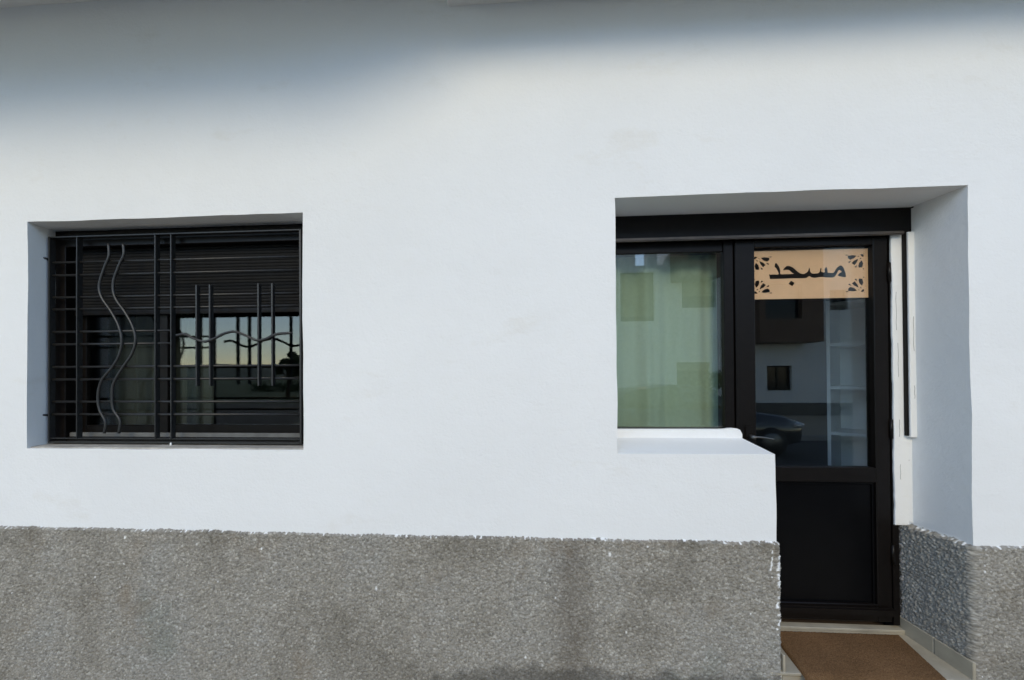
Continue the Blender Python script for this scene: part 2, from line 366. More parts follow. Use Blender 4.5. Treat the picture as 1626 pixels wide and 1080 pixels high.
def rough_sheet(name, path, z0, z1, step, seed, splash=()):
    pts = []; P = [np.array(p, float) for p in path]                # plan polyline, corners rounded
    R0 = 0.014
    for i, p in enumerate(P):
        if 0 < i < len(P)-1:
            a = (P[i-1]-p)/np.linalg.norm(P[i-1]-p); b = (P[i+1]-p)/np.linalg.norm(P[i+1]-p)
            for t in np.linspace(0, 1, 7): pts.append(p + a*R0*(1-t)**2 + b*R0*t**2)
        else: pts.append(p)
    pts = np.array(pts); L = np.r_[0, np.cumsum(np.linalg.norm(np.diff(pts, axis=0), axis=1))]
    s = np.linspace(0, L[-1], int(L[-1]/step)); px, py = np.interp(s, L, pts[:, 0]), np.interp(s, L, pts[:, 1])
    tx, ty = np.gradient(px), np.gradient(py); ln = np.hypot(tx, ty); nx, ny = ty/ln, -tx/ln
    z = np.linspace(z0, z1, int((z1-z0)/step))
    Sg, Zg = np.meshgrid(s, z, indexing='ij')
    h1, c1 = cellular(Sg+seed*3.1, Zg, 0.0088, seed); h2, c2 = cellular(Sg+seed*1.3+0.5, Zg+0.3, 0.0054, seed+1)
    big = vnoise(Sg, Zg, 0.05, seed+2)*0.6+vnoise(Sg, Zg, 0.19, seed+3)*0.8
    h = 0.0045 + np.maximum(h1*0.0078, h2*0.0054) + 0.0050*big
    edge = z1 - 0.005 - 0.006*vnoise(Sg, Zg*0, 0.007, seed+4) - 0.006*vnoise(Sg, Zg*0, 0.11, seed+5)
    top = np.clip((edge - Zg)/0.010, 0, 1)
    h = h*top - 0.006*(1-top)
    X = px[:, None] + nx[:, None]*h; Y = py[:, None] + ny[:, None]*h
    V = np.stack([X, Y, Zg], -1).reshape(-1, 3); n, m_ = Sg.shape
    I = np.arange(n*m_).reshape(n, m_); F = np.stack([I[:-1, :-1], I[1:, :-1], I[1:, 1:], I[:-1, 1:]], -1).reshape(-1, 4)
    o = mesh_np(name, V, F, ROUGH, B, True); me = o.data
    g = np.clip(np.where(h1*0.0062 > h2*0.0042, c1, c2)*0.8 + 0.25*vnoise(Sg, Zg, 0.004, seed+6), 0, 1)
    # white paint that ran over the edge, plus splashes on single chips
    lim = edge + 0.003 - 0.024*vnoise(Sg, Zg, 0.008, seed+7)**3
    p = np.clip((Zg-lim)/0.004, 0, 1)
    rs = np.random.default_rng(seed+8)
    for _ in range(int(13*L[-1])):
        a, b = rs.random()*L[-1], z0+(z1-z0)*rs.random()**0.7; rr = 0.0014+0.0042*rs.random()**4; st = 1+0.8*rs.random()
        k0, k1 = np.searchsorted(s, (a-0.02, a+0.02))
        if k1 > k0: p[k0:k1] = np.maximum(p[k0:k1], np.clip(1.6-np.hypot(Sg[k0:k1]-a, (Zg[k0:k1]-b)/st)/rr, 0, 1))
    for (a, za, zb, wd) in splash:                                    # long drips
        a = L[-1]-a if a > 0 else -a
        wv = a + 0.012*(vnoise(Zg, Zg*0, 0.03, seed+11)-0.5)
        p = np.maximum(p, np.clip(1.5-np.abs(Sg-wv)/wd, 0, 1)*(Zg > za)*(Zg < zb)*(vnoise(Sg, Zg, 0.012, seed+12) > 0.48))
    for nm, arr in (('grain', g), ('paint', p)):
        at = me.attributes.new(nm, 'FLOAT', 'POINT'); at.data.foreach_set('value', arr.ravel().astype(np.float32))
    return o
rough_sheet('plinth', [(-3.1, 0.0), (PX+0.001, 0.0), (PX+0.001, 0.29)], -0.02, PLZ+0.004, 0.0026, 11, [(0.292, 0.42, 0.82, 0.004), (0.318, 0.66, 0.78, 0.0025)])
rough_sheet('plinth', [(2.000, 0.272), (DX1-0.001, 0.0), (3.1, 0.0)], -0.02, PLZ+0.006, 0.0026, 31, [(-0.300, 0.70, 0.80, 0.003)])

# slabs over the pavement: deep one on the left, shallow one on the right
bm = bmesh.new(); pl = [(-4.6, .05), (-4.6, -.99), (-.80, -.98), (-.1255, -.67), (-.1255, .05)]     # corner cut back, shaped so the slab's shadow tapers along the wall
ov = [[bm.verts.new((x, y, z)) for x, y in pl] for z in (3.322, 3.50)]; bm.faces.new(ov[0][::-1]); bm.faces.new(ov[1])
for i in range(5): bm.faces.new((ov[0][i], ov[0][(i+1) % 5], ov[1][(i+1) % 5], ov[1][i]))
fin('overhang', bm, WHITE, B)
boxes('overhang', [(-0.125, 4.6, -0.43, 0.05, 3.182, 3.498)], WHITE, B, 0.006)
# rooms behind the front
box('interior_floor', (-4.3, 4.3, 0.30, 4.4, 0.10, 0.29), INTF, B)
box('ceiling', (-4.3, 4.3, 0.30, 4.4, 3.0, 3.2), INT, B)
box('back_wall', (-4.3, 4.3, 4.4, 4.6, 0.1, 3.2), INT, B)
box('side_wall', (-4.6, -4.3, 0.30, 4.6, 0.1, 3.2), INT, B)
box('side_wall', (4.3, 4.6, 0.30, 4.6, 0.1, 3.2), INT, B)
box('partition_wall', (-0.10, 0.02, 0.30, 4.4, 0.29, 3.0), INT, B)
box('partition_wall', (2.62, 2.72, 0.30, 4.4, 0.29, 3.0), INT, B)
box('roof', (-4.6, 4.6, 0.30, 4.6, 6.3, 6.6), WHITE, B)
box('gable_wall', (-4.6, -4.4, 0.30, 4.6, 3.2, 6.3), WHITE, B); box('gable_wall', (4.4, 4.6, 0.30, 4.6, 3.2, 6.3), WHITE, B)
box('rear_wall', (-4.4, 4.4, 4.4, 4.6, 3.2, 6.3), WHITE, B)

# --- left window: aluminium frame, two sliding panes, roller shutter half down outside the glass
WIN = boxes('window', [(WX0-.01, WX0+.055, .13, .25, WZ0-.005, WZ1+.01), (WX1-.055, WX1+.01, .13, .25, WZ0-.005, WZ1+.01),
                       (WX0+.05, WX1-.05, .13, .25, 2.19, WZ1+.01), (WX0+.05, WX1-.05, .14, .27, WZ0-.005, 1.215)], ALU, B, 0.003)
box('track', (WX0+.056, WX1-.056, .150, .165, 1.214, 1.236), TRACK, WIN, 0.002)
box('track', (WX0+.056, WX1-.056, .185, .197, 1.214, 1.228), TRACK, WIN, 0.002)
def sash(x0, x1, y):
    f = boxes('sash', [(x0, x0+.045, y, y+.03, 1.216, 2.19), (x1-.045, x1, y, y+.03, 1.216, 2.19), (x0+.045, x1-.045, y, y+.03, 1.216, 1.268), (x0+.045, x1-.045, y, y+.03, 2.14, 2.19)], ALU, WIN, 0.003)
    box('pane', (x0+.04, x1-.04, y+.013, y+.018, 1.262, 2.146), GLASS_L, WIN)
sash(WX0+.05, -1.615, .203); sash(-1.66, WX1-.05, .236)
slat_me = None
for i in range(20):
    z = 1.868 + i*0.0163
    if slat_me is None:
        bm = bmesh.new(); prof = [(0, 0), (.0018, .002), (.0028, .0078), (.0018, .0138), (0, .0156), (-.004, .0156), (-.004, 0)]
        a = [bm.verts.new((WX0+.058, .180-p, q)) for p, q in prof]; b = [bm.verts.new((WX1-.058, .180-p, q)) for p, q in prof]
        bm.faces.new(a); bm.faces.new(b[::-1])
        for k in range(len(a)): bm.faces.new((a[k], b[k], b[(k+1) % len(a)], a[(k+1) % len(a)]))
        so_ = fin('slat', bm, SLAT, WIN); slat_me = so_.data
    else:
        so_ = bpy.data.objects.new('slat', slat_me); C.objects.link(so_); attach(so_, WIN)
    so_.location = (0, 0, z)
box('bottom_slat', (WX0+.058, WX1-.058, .172, .187, 1.845, 1.868), ALU, WIN, 0.003)

# --- doorway: shutter box, fixed side light, glazed door
DY = 0.245
HD = boxes('shutter_box', [(DX0-.01, 2.040, .218, .31, 2.178, DZ1+.012)], ALU, B, 0.003)
box('lip', (DX0-.01, 1.985, .202, .222, 2.164, 2.180), LIPM, HD, 0.004)
box('hook', (2.026, 2.036, .205, .225, 2.285, 2.296), FILL, HD, 0.002)
SW = boxes('side_window', [(DX0-.01, .630, .254, .31, 1.20, 2.17), (1.203, 1.248, .248, .31, 1.20, 2.17), (.63, 1.203, .2545, .31, 2.118, 2.17), (.63, 1.203, .2545, .31, 1.20, 1.254)], ALU, B, 0.003)
box('pane', (.64, 1.21, .262, .267, 1.25, 2.12), GLASS_W, SW)
DR = boxes('door', [(1.252, 1.342, .240, .288, .345, 2.165), (1.880, 1.944, .240, .288, .345, 2.165), (1.342, 1.880, .2405, .288, 2.130, 2.165),
                    (1.342, 1.880, .2405, .288, 1.000, 1.070), (1.342, 1.880, .2405, .288, .345, .425)], ALU, B, 0.003)
box('pane', (1.336, 1.886, .262, .267, 1.064, 2.136), GLASS_D, DR)
box('bottom_panel', (1.336, 1.886, .258, .270, .42, 1.005), PANEL, DR, 0.002)
boxes('panel_bead', [(1.342, 1.880, .250, .2579, .988, .9995), (1.342, 1.352, .250, .2579, .426, .988), (1.870, 1.880, .250, .2579, .426, .988)], PANEL, DR, 0.002)
box('weather_bar', (1.255, 1.942, .220, .241, .375, .418), ALU, DR, 0.008)
bm = bmesh.new(); tube('', [(1.305, .240, 1.218), (1.305, .195, 1.218)], .009, None, bm=bm)
tube('', smoothpts([(1.300, .195, 1.218), (1.32, .193, 1.220), (1.35, .193, 1.217), (1.388, .196, 1.210)], 5), .0042, None, bm=bm)
fin('handle', bm, CHROME, DR, True)
box('lock_plate', (1.287, 1.323, .233, .2395, 1.10, 1.27), ALU, DR, 0.003)
for z in (.62, 1.21, 1.95): tube('hinge', [(1.9445, .236, z), (1.9445, .236, z+.09)], .007, ALU, DR)
box('door_frame', (1.252, 1.962, DY, .31, 2.168, 2.178), ALU, B)
box('door_frame', (1.9445, 1.972, .236, .31, .335, 2.175), ALU, B)
# plaster return beside the frame, shutter guide and its plaster lip
def ragged(name, x0, x1, y0, y1, z0, z1, amp, mat, seed, nz=60):
    r = random.Random(seed); bm = bmesh.new(); rows = []
    for i in range(nz+1):
        z = z0+(z1-z0)*i/nz; a = x0+amp*(noise.noise(Vector((seed, z*6, 0)))+0.5*noise.noise(Vector((seed, z*25, 3))))
        rows.append([bm.verts.new(p) for p in ((a, y0, z), (x1, y0, z), (x1, y1, z), (a-.002, y1, z))])
    for A, Bq in zip(rows, rows[1:]):
        for k in range(4): bm.faces.new((A[k], A[(k+1) % 4], Bq[(k+1) % 4], Bq[k]))
    bm.faces.new(rows[0][::-1]); bm.faces.new(rows[-1])
    o = fin(name, bm, mat, B, True); md = o.modifiers.new('edge', 'BEVEL'); md.limit_method = 'ANGLE'; md.angle_limit = math.radians(45); md.width = .004; md.segments = 2; md.harden_normals = True
    return o
ragged('plaster_return', 1.950, 2.045, .228, .32, PLZ-.012, 2.176, .004, WHITE, 3)
box('shutter_guide', (1.9925, 2.0005, .212, .2275, 1.226, 2.176), ALU, B, 0.001)
ragged('plaster_lip', 2.0015, 2.045, .206, .228, 1.219, 2.176, .0008, WHITE, 8)
for (x, z0, z1) in ((1.966, 1.72, 1.90), (1.972, 1.50, 1.66), (1.9735, 1.22, 1.30), (1.975, 1.02, 1.09), (2.019, 1.62, 1.78), (2.0195, 1.40, 1.46)):
    yy = .2284 if x < 2 else .2063
    tube('crack', [(x+.0012*math.sin(k*2.1+z0*9), yy, z0+(z1-z0)*k/5) for k in range(6)], .0010, CRACK, B, 5)
# broken mortar and filler between door frame and roughcast
bm = bmesh.new()
for i in range(90):
    z = .36+.42*random.random(); x = 1.974+.022*random.random()**1.5; r = .004+.009*random.random()
    bmesh.ops.create_icosphere(bm, subdivisions=1, radius=r, matrix=Matrix.Translation((x+.006, .252+.012*random.random(), z)) @ Matrix.Diagonal((1, 1, 1+random.random(), 1)))
fin('mortar', bm, FILL, B)
bm = bmesh.new()
for i in range(150):
    z = .33+.45*random.random(); x = 1.990+.018*random.random(); r = .003+.006*random.random()
    bmesh.ops.create_icosphere(bm, subdivisions=1, radius=r, matrix=Matrix.Translation((x, .240+.012*random.random(), z)))
fin('mortar', bm, simple('grey_mortar', (0.26, 0.25, 0.24), 0.95, 0, 0.3, 40), B)
box('joint', (1.970, 2.03, .262, .31, .29, PLZ), FILL, B)
# plaster fillet along the side window, with its rounded stop at the door post
bm = bmesh.new(); prof = []
us = [DX0-.02, .62, 1.16, 1.185, 1.205, 1.225, 1.243, 1.255, 1.262]; ht = [1.252, 1.252, 1.253, 1.254, 1.257, 1.258, 1.256, 1.250, 1.236]
fr, bk_, lo = [], [], []
for x, z in zip(us, ht):
    fr.append((bm.verts.new((x, .2175, z-.005)), bm.verts.new((x, .222, z)), bm.verts.new((x, .2445, z)), bm.verts.new((x, .2445, 1.17)), bm.verts.new((x, .2175, 1.17))))
for A, Bq in zip(fr, fr[1:]):
    for k in range(5): bm.faces.new((A[k], A[(k+1) % 5], Bq[(k+1) % 5], Bq[k]))
bm.faces.new(fr[0][::-1]); bm.faces.new(fr[-1])
fin('sill_fillet', bm, WHITE, B)

# --- doorstep
ST = box('doorstep', (PX-.05, 2.06, .004, .262, -.05, .252), GROUT, B)
def stile_tile(x0, x1, y0, y1, z0, z1, nm='tile'):
    bm = bmesh.new(); bx(bm, x0, x1, y0, y1, 0, .012)
    for v in bm.verts: v.co.z += z0 + (z1-z0)*(v.co.y-y0)/(y1-y0)
    bmesh.ops.bevel(bm, geom=bm.edges[:], offset=.002, segments=1, affect='EDGES')
    return fin(nm, bm, TILE, ST)
stile_tile(PX-.04, 1.592, -.012, .226, .2525, .284); stile_tile(1.596, 2.025, -.012, .226, .2525, .284)
stile_tile(PX-.04, 2.01, .2285, .262, .303, .307, 'threshold_tile')
box('riser', (PX-.04, 2.015, .2290, .2605, .262, .3028), TILE, ST)
box('riser', (PX+.012, 1.592, -.006, .0035, .0, .2475), TILE, ST, 0.0015); box('riser', (1.596, 2.018, -.006, .0035, .0, .2475), TILE, ST, 0.0015)
bm = bmesh.new()
def slanted(bm, x0a, x0b, th, y0, y1, za0, za1, zb0, zb1):
    v = [bm.verts.new(p) for p in ((x0a, y0, za0), (x0a+th, y0, za0), (x0a+th, y0, za1), (x0a, y0, za1), (x0b, y1, zb0), (x0b+th, y1, zb0), (x0b+th, y1, zb1), (x0b, y1, zb1))]
    for f in ((0, 1, 2, 3), (7, 6, 5, 4), (0, 4, 5, 1), (1, 5, 6, 2), (2, 6, 7, 3), (3, 7, 4, 0)): bm.faces.new([v[i] for i in f])
for (ya, yb) in ((-.012, .118), (.121, .252)):
    bm = bmesh.new(); q = lambda y: 2.006-(y)*.09
    slanted(bm, q(ya), q(yb), .012, ya, yb, .262+.03*(ya/.25), .338+.03*(ya/.25), .262+.03*(yb/.25), .338+.03*(yb/.25))
    bmesh.ops.bevel(bm, geom=bm.edges[:], offset=.002, segments=1, affect='EDGES'); fin('skirting_tile', bm, TILE, ST)
bm = bmesh.new(); slanted(bm, PX+.013, PX+.013, .010, -.010, .25, .26, .335, .285, .36); bmesh.ops.bevel(bm, geom=bm.edges[:], offset=.002, segments=1, affect='EDGES'); fin('skirting_tile', bm, TILE, ST)

# ------------------------------------------------------------------ things on and behind the front
# doormat, hanging a little over the edge of the step
def mat_z(y):
    z = .2655 + .0315*(y+.012)/.238
    if y < -.012: z -= 5.5*(y+.012)**2
    return z
nx_, ny_ = 110, 90; xs_ = np.linspace(0, 1, nx_); ys_ = np.linspace(-.17, .216, ny_)
V = []; rr = np.random.default_rng(5)
for j, y in enumerate(ys_):
    for i, u in enumerate(xs_):
        e = min(u, 1-u, j/(ny_-1), 1-j/(ny_-1))
        x0, x1 = 1.345+.22*(y-0.0)*.6, 1.905+.20*y
        V.append((x0+(x1-x0)*u, y, mat_z(y)+.0115*min(1, e*60)+.0022*(rr.random()-.3)))
n0 = len(V)
for j, y in enumerate(ys_):
    for i, u in enumerate(xs_):
        x0, x1 = 1.345+.22*(y-0.0)*.6, 1.905+.20*y; V.append((x0+(x1-x0)*u, y, mat_z(y)-.0005))
I = np.arange(n0).reshape(ny_, nx_); F = [np.stack([I[:-1, :-1], I[:-1, 1:], I[1:, 1:], I[1:, :-1]], -1).reshape(-1, 4)]
F.append(F[0][:, ::-1]+n0)
bd = np.r_[I[0, :], I[1:, -1], I[-1, -2::-1], I[-2:0:-1, 0]]; F.append(np.stack([bd, bd+n0, np.roll(bd, -1)+n0, np.roll(bd, -1)], -1))
mo = mesh_np('doormat', np.array(V), np.concatenate(F), COIR)
tag(mo, 'plain brown coir doormat lying on the tiled doorstep', 'doormat')

# tan film with cut-out lettering, stuck to the inside of the door glass
word = [(93,124),(97,120),(109,121),(135,121),(132,136),(125,151),(118,158),(123,177),(134,166),(141,151),(144,136),(145,122),(171,121),(205,122),(197,128),(186,139),(171,142),(157,141),(165,153),(176,161),(188,160),(203,152),(218,138),(233,125),(248,120),(260,123),(272,133),(276,147),(280,146),(282,132),(290,122),(307,121),(322,124),(327,134),(329,145),(334,145),(333,130),(342,126),(349,128),(348,141),(356,151),(361,139),(362,125),(371,123),(389,123),(398,137),(408,150),(423,157),(434,147),(440,131),(444,116),(443,101),(428,102),(408,109),(416,120),(426,127),(415,135),(408,128),(400,112),(389,101),(374,100),(356,101),(337,103),(324,103),(304,100),(287,103),(277,109),(267,102),(252,99),(210,100),(146,99),(99,99),(95,105),(92,118)]
dot = [(193,88),(210,77),(199,62),(181,73)]
petals = [[(175,670),(235,665),(242,700),(225,760),(180,805),(155,740)], [(310,715),(362,755),(320,800),(245,835),(262,780)], [(390,822),(430,850),(430,895),(340,908),(275,895),(320,845)],
          [(265,715),(280,665),(315,680)], [(365,800),(405,755),(427,780)], [(405,915),(465,898),(472,920)], [(138,632),(162,632),(150,665)],
          [(180,850),(215,822),(212,850)], [(220,888),(255,865),(247,890)], [(145,878),(168,872),(207,912),(180,925),(150,912)], [(128,938),(146,926),(150,936)]]
FW, FH = 548, 237
def film_obj():
    cu = bpy.data.curves.new('film', 'CURVE'); cu.dimensions = '2D'; cu.fill_mode = 'BOTH'; cu.extrude = 0.0003
    def poly(pts, smooth=False):
        if smooth:
            q = smoothpts([(x, y, 0) for x, y in pts]+[(pts[0][0], pts[0][1], 0)], 4)[:-1]; pts = [(p.x, p.y) for p in q]
        sp = cu.splines.new('POLY'); sp.points.add(len(pts)-1); sp.use_cyclic_u = True
        for p, (x, y) in zip(sp.points, pts): p.co = (x/1000, y/1000, 0, 1)
    poly([(0, 0), (FW, 0), (FW, FH), (0, FH)]); poly(word, True); poly(dot)
    k = 1000/(11.37*348)
    for sx_ in (0, 1):
        for sy_ in (0, 1):
            for p in petals:
                q = [((x-60)*k, (1030-y)*k) for x, y in p]
                poly([(FW-x if sx_ else x, FH-y if sy_ else y) for x, y in q])
    o = bpy.data.objects.new('film_tmp', cu); C.objects.link(o); bpy.context.view_layer.update()
    me = bpy.data.meshes.new_from_object(o.evaluated_get(bpy.context.evaluated_depsgraph_get()))
    bpy.data.objects.remove(o); me.materials.clear()
    for v in me.vertices: v.co = (v.co.x, -v.co.z, v.co.y)
    return me
fo = link('door_sign', film_obj(), FILM); fo.location = (1.335, .2678, 1.883)
tag(fo, 'tan window film reading مسجد with flower corners on the door glass', 'sign')

# curtains
def curtain(name, x0, x1, y, z0, z1, mat, label, folds, amp, seed, gaps=0.0):
    n, m_ = 260, 10; r = np.random.default_rng(seed)
    u = np.linspace(0, 1, n); ph = np.cumsum(0.6+0.8*np.interp(u*folds*1.3, np.arange(60), r.random(60))); ph = ph/ph[-1]*folds*2*np.pi
    aa = amp*(0.35+np.interp(u*folds, np.arange(60), r.random(60)))
    V = []
    for side in (0, 1):
        for j in range(m_+1):
            t = j/m_; k = 0.75+0.25*t
            for i in range(n):
                V.append((x0+(x1-x0)*u[i]+.006*math.sin(ph[i]*.5+3*t), y+aa[i]*k*math.sin(ph[i])+.004*math.sin(2.3*ph[i])+side*.002, z1+(z0-z1)*t))
    q = np.arange(2*n*(m_+1)).reshape(2, m_+1, n); F = []
    for sd in (0, 1):
        I = q[sd]; f = np.stack([I[:-1, :-1], I[:-1, 1:], I[1:, 1:], I[1:, :-1]], -1).reshape(-1, 4); F.append(f if sd else f[:, ::-1])
    o = mesh_np(name, np.array(V), np.concatenate(F), mat, None, True)
    tag(o, label, 'curtain')
curtain('curtain', .60, 1.37, .37, .98, 2.20, CURT, 'pale green curtain hanging in soft folds behind the fixed side window', 4.0, .012, 4)
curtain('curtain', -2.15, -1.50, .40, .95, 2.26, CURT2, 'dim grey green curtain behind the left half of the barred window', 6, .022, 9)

# shelf unit along the side of the entrance room
SH = empty('shelf_unit', (2.08, .75, .29), 'white open shelf unit seen through the glass of the door', 'shelf')
def shelf_board(nm, u0, u1, v0, v1, z0, z1):       # u along the front, v into the unit
    bm = bmesh.new(); bx(bm, u0, u1, v0, v1, z0, z1)
    for v in bm.verts: v.co = (2.08+.65*v.co.x+.76*v.co.y, .75-.76*v.co.x+.65*v.co.y, v.co.z)
    fin(nm, bm, SHELFW, SH)
shelf_board('back_panel', 0, .5, .262, .275, .29, 1.95)
for u in (0, .24, .484): shelf_board('upright', u, u+.016, 0, .2615, .29, 1.95)
for z in (.45, .78, 1.155, 1.425, 1.68, 1.92):
    shelf_board('shelf', .0165, .2395, .002, .2610, z, z+.018); shelf_board('shelf', .2565, .4835, .002, .2610, z, z+.018)

# ------------------------------------------------------------------ window grille
G = empty('window_grille', (-1.495, .09, 1.19), 'black iron window grille with wavy rods and short flat bars, fixed before the window', 'grille')
GY0, GY1 = .080, .110
def flat(name, x, z0, z1, wdt=.006): return box(name, (x-wdt/2, x+wdt/2, GY0, GY1, z0, z1), IRON, G, 0.001)
box('frame_bar', (-2.143, -.847, GY0, GY1, 2.222, 2.228), IRON, G, 0.001)
box('frame_bar', (-2.143, -.847, GY0, GY1+.004, 1.194, 1.202), IRON, G, 0.001)
box('frame_bar', (-2.143, -.847, GY0+.004, GY1, 1.213, 1.218), IRON, G, 0.001)
for x in (-2.143, -.847): flat('frame_bar', x, 1.192, 2.229, .009)
for x in (-1.994, -1.582, -1.500): flat('flat_bar', x, 1.2165, 2.222)
for x in (-1.364, -1.296, -1.052, -.983): box('short_bar', (x-.004, x+.004, .072, .098, 1.475, 1.968), IRON, G, 0.001)
rows = (2.101, 2.036, 1.924, 1.864, 1.750, 1.687, 1.573, 1.510, 1.398, 1.335)
for k, z in enumerate(rows): tube('rod', [(-2.141, .098, z), (-1.50 if k in (4, 5) else -.849, .098, z)], .0058, IRON, G, 8)
w1 = [(-1.831,2.185),(-1.829,2.125),(-1.854,2.064),(-1.88,1.98),(-1.867,1.919),(-1.815,1.845),(-1.776,1.772),(-1.761,1.699),(-1.776,1.626),(-1.815,1.566),(-1.866,1.506),(-1.886,1.433),(-1.879,1.361),(-1.847,1.3),(-1.853,1.242)]
w2 = [(-1.753,2.183),(-1.751,2.129),(-1.776,2.075),(-1.806,1.99),(-1.796,1.917),(-1.744,1.844),(-1.706,1.777),(-1.689,1.71),(-1.706,1.638),(-1.757,1.566),(-1.802,1.494),(-1.812,1.433),(-1.805,1.361),(-1.77,1.306),(-1.776,1.242)]
hw = [(-1.459,1.722),(-1.415,1.727),(-1.371,1.706),(-1.315,1.69),(-1.266,1.705),(-1.216,1.728),(-1.167,1.736),(-1.118,1.721),(-1.056,1.694),(-1.008,1.7),(-.959,1.721),(-.88,1.727)]
for L_ in (w1, w2): tube('wavy_rod', smoothpts([(x, .087, z) for x, z in L_], 5), .0065, IRON, G, 10)
tube('wavy_rod', smoothpts([(x, .066, z) for x, z in hw], 5), .0065, IRON, G, 10)
for x, z, d in ((-2.146, 2.116, -1), (-2.146, 1.330, -1), (-.844, 2.108, 1), (-.844, 1.334, 1)):
    bm = bmesh.new(); tube('', [(x+.004*d, .095, z), (x+.030*d, .092, z+.002), (x+.055*d, .088, z+.002)], .006, None, bm=bm, seg=8)
    tube('', [(x+.010*d, .086, z+.002), (x+.020*d, .072, z+.004)], .005, None, bm=bm, seg=8); fin('lug', bm, IRON, G, True)
bm = bmesh.new(); bmesh.ops.create_icosphere(bm, subdivisions=2, radius=.006, matrix=Matrix.Translation((-1.498, .078, 1.190)) @ Matrix.Diagonal((.8, .8, 1.7, 1)))
fin('paint_drip', bm, WHITE, G, True)['label'] = 'drip of white paint on the bottom bar'

# ------------------------------------------------------------------ across the street (seen in the panes)
FY = -13.08
H = empty('apartment_house', (8, FY-4, 0), 'white two storey house with brown bays across the street, mirrored in the door glass', 'building')
def facade(parent, x0, x1, y, z1, mat, openings):
    xs = sorted({x0, x1, *[o[0] for o in openings], *[o[1] for o in openings]}); zs = sorted({0.0, z1, *[o[2] for o in openings], *[o[3] for o in openings]})
    bm = bmesh.new()
    for a, b in zip(xs, xs[1:]):
        for c, d in zip(zs, zs[1:]):
            if any(o[0] <= a and b <= o[1] and o[2] <= c and d <= o[3] for o in openings): continue
            bx(bm, a, b, y-.25, y, c, d)
    bmesh.ops.remove_doubles(bm, verts=bm.verts[:], dist=1e-5)
    seen = {}
    for f in bm.faces[:]:
        seen.setdefault(frozenset(v.index for v in f.verts) if False else tuple(round(q, 4) for q in f.calc_center_median()), []).append(f)
    bmesh.ops.delete(bm, geom=[f for L_ in seen.values() if len(L_) > 1 for f in L_], context='FACES_ONLY')
    fin('wall', bm, mat, parent)
def far_window(parent, x0, x1, y, z0, z1, fillmat, lowered=0.0):
    f = boxes('window', [(x0, x0+.05, y-.18, y-.1, z0, z1), (x1-.05, x1, y-.18, y-.1, z0, z1), (x0+.05, x1-.05, y-.18, y-.1, z1-.05, z1), (x0+.05, x1-.05, y-.18, y-.1, z0, z0+.05), ((x0+x1)/2-.03, (x0+x1)/2+.03, y-.17, y-.11, z0+.05, z1-.05)], ALU, parent)
    box('pane', (x0+.02, x1-.02, y-.15, y-.14, z0+.02, z1-.02), fillmat, f)
    if lowered: box('shutter', (x0+.01, x1-.01, y-.095, y-.08, z1-(z1-z0)*lowered, z1-.01), OPS, f)
wins = [(5.34, 6.58, 3.49, 5.31, DARKG, .9), (7.56, 8.76, 3.96, 4.94, DARKG, .55), (7.35, 8.53, .95, 1.95, DARKG, .3), (12.71, 13.32, 3.79, 4.53, DARKG, 0), (10.52, 11.38, .90, 1.80, DARKG, 0),
        (1.5, 2.7, 3.6, 5.0, DARKG, .5), (-3.2, -2.0, 3.6, 5.0, DARKG, .4), (-3.2, -2.0, 1.0, 2.2, DARKG, .4), (1.5, 2.7, 1.0, 2.2, DARKG, 0), (15.5, 16.7, .95, 1.95, DARKG, .4), (15.5, 16.7, 3.7, 4.9, DARKG, .4)]
facade(H, -5.6, 19.0, FY, 5.56, OPW, [q[:4] for q in wins])
for q in wins: far_window(H, q[0], q[1], FY, q[2], q[3], q[4], q[5])
box('house_body', (-5.6, 19.0, FY-8, FY-.6, 0, 5.4), OPW, H); box('return_wall', (-5.6, -5.35, FY-.6, FY-.25, 0, 5.56), OPW, H); box('return_wall', (18.75, 19.0, FY-.6, FY-.25, 0, 5.56), OPW, H)
box('plinth', (-5.6, 19.0, FY, FY+.02, 0, .45), OPL, H)
box('string_course', (-5.6, 10.2, FY, FY+.04, 2.66, 2.72), OPW, H)
box('parapet', (-5.6, 5.9, FY-.3, FY-.02, 5.56, 6.9), OPW, H); box('parapet', (6.33, 6.69, FY-.3, FY-.02, 5.56, 7.4), OPW, H); box('parapet', (9.2, 19.0, FY-.3, FY-.02, 5.56, 7.2), OPW, H)
bm = bmesh.new(); prism(bm, [(7.0, 5.56), (9.2, 5.56), (9.2, 7.6), (8.6, 7.6), (7.1, 5.9)], FY-3, FY-.3); fin('stair_tower', bm, OPW, H)
def bay(x0, x1, z0, z1, wx0, wx1, wz0, wz1):
    b_ = boxes('bay', [(x0, wx0, FY-.02, FY+.8, z0, z1), (wx1, x1, FY-.02, FY+.8, z0, z1), (wx0, wx1, FY-.02, FY+.8, z0, wz0), (wx0, wx1, FY-.02, FY+.8, wz1, z1), (wx0, wx1, FY-.02, FY+.5, wz0, wz1)], OPB, H)
    box('bay_window', (wx0+.02, wx1-.02, FY+.62, FY+.64, wz0, wz1), DARKG, b_)
bay(9.75, 11.85, 2.60, 6.0, 9.95, 11.15, 3.40, 4.6); bay(7.15, 8.5, 4.90, 6.6, 7.4, 8.3, 5.5, 6.4)

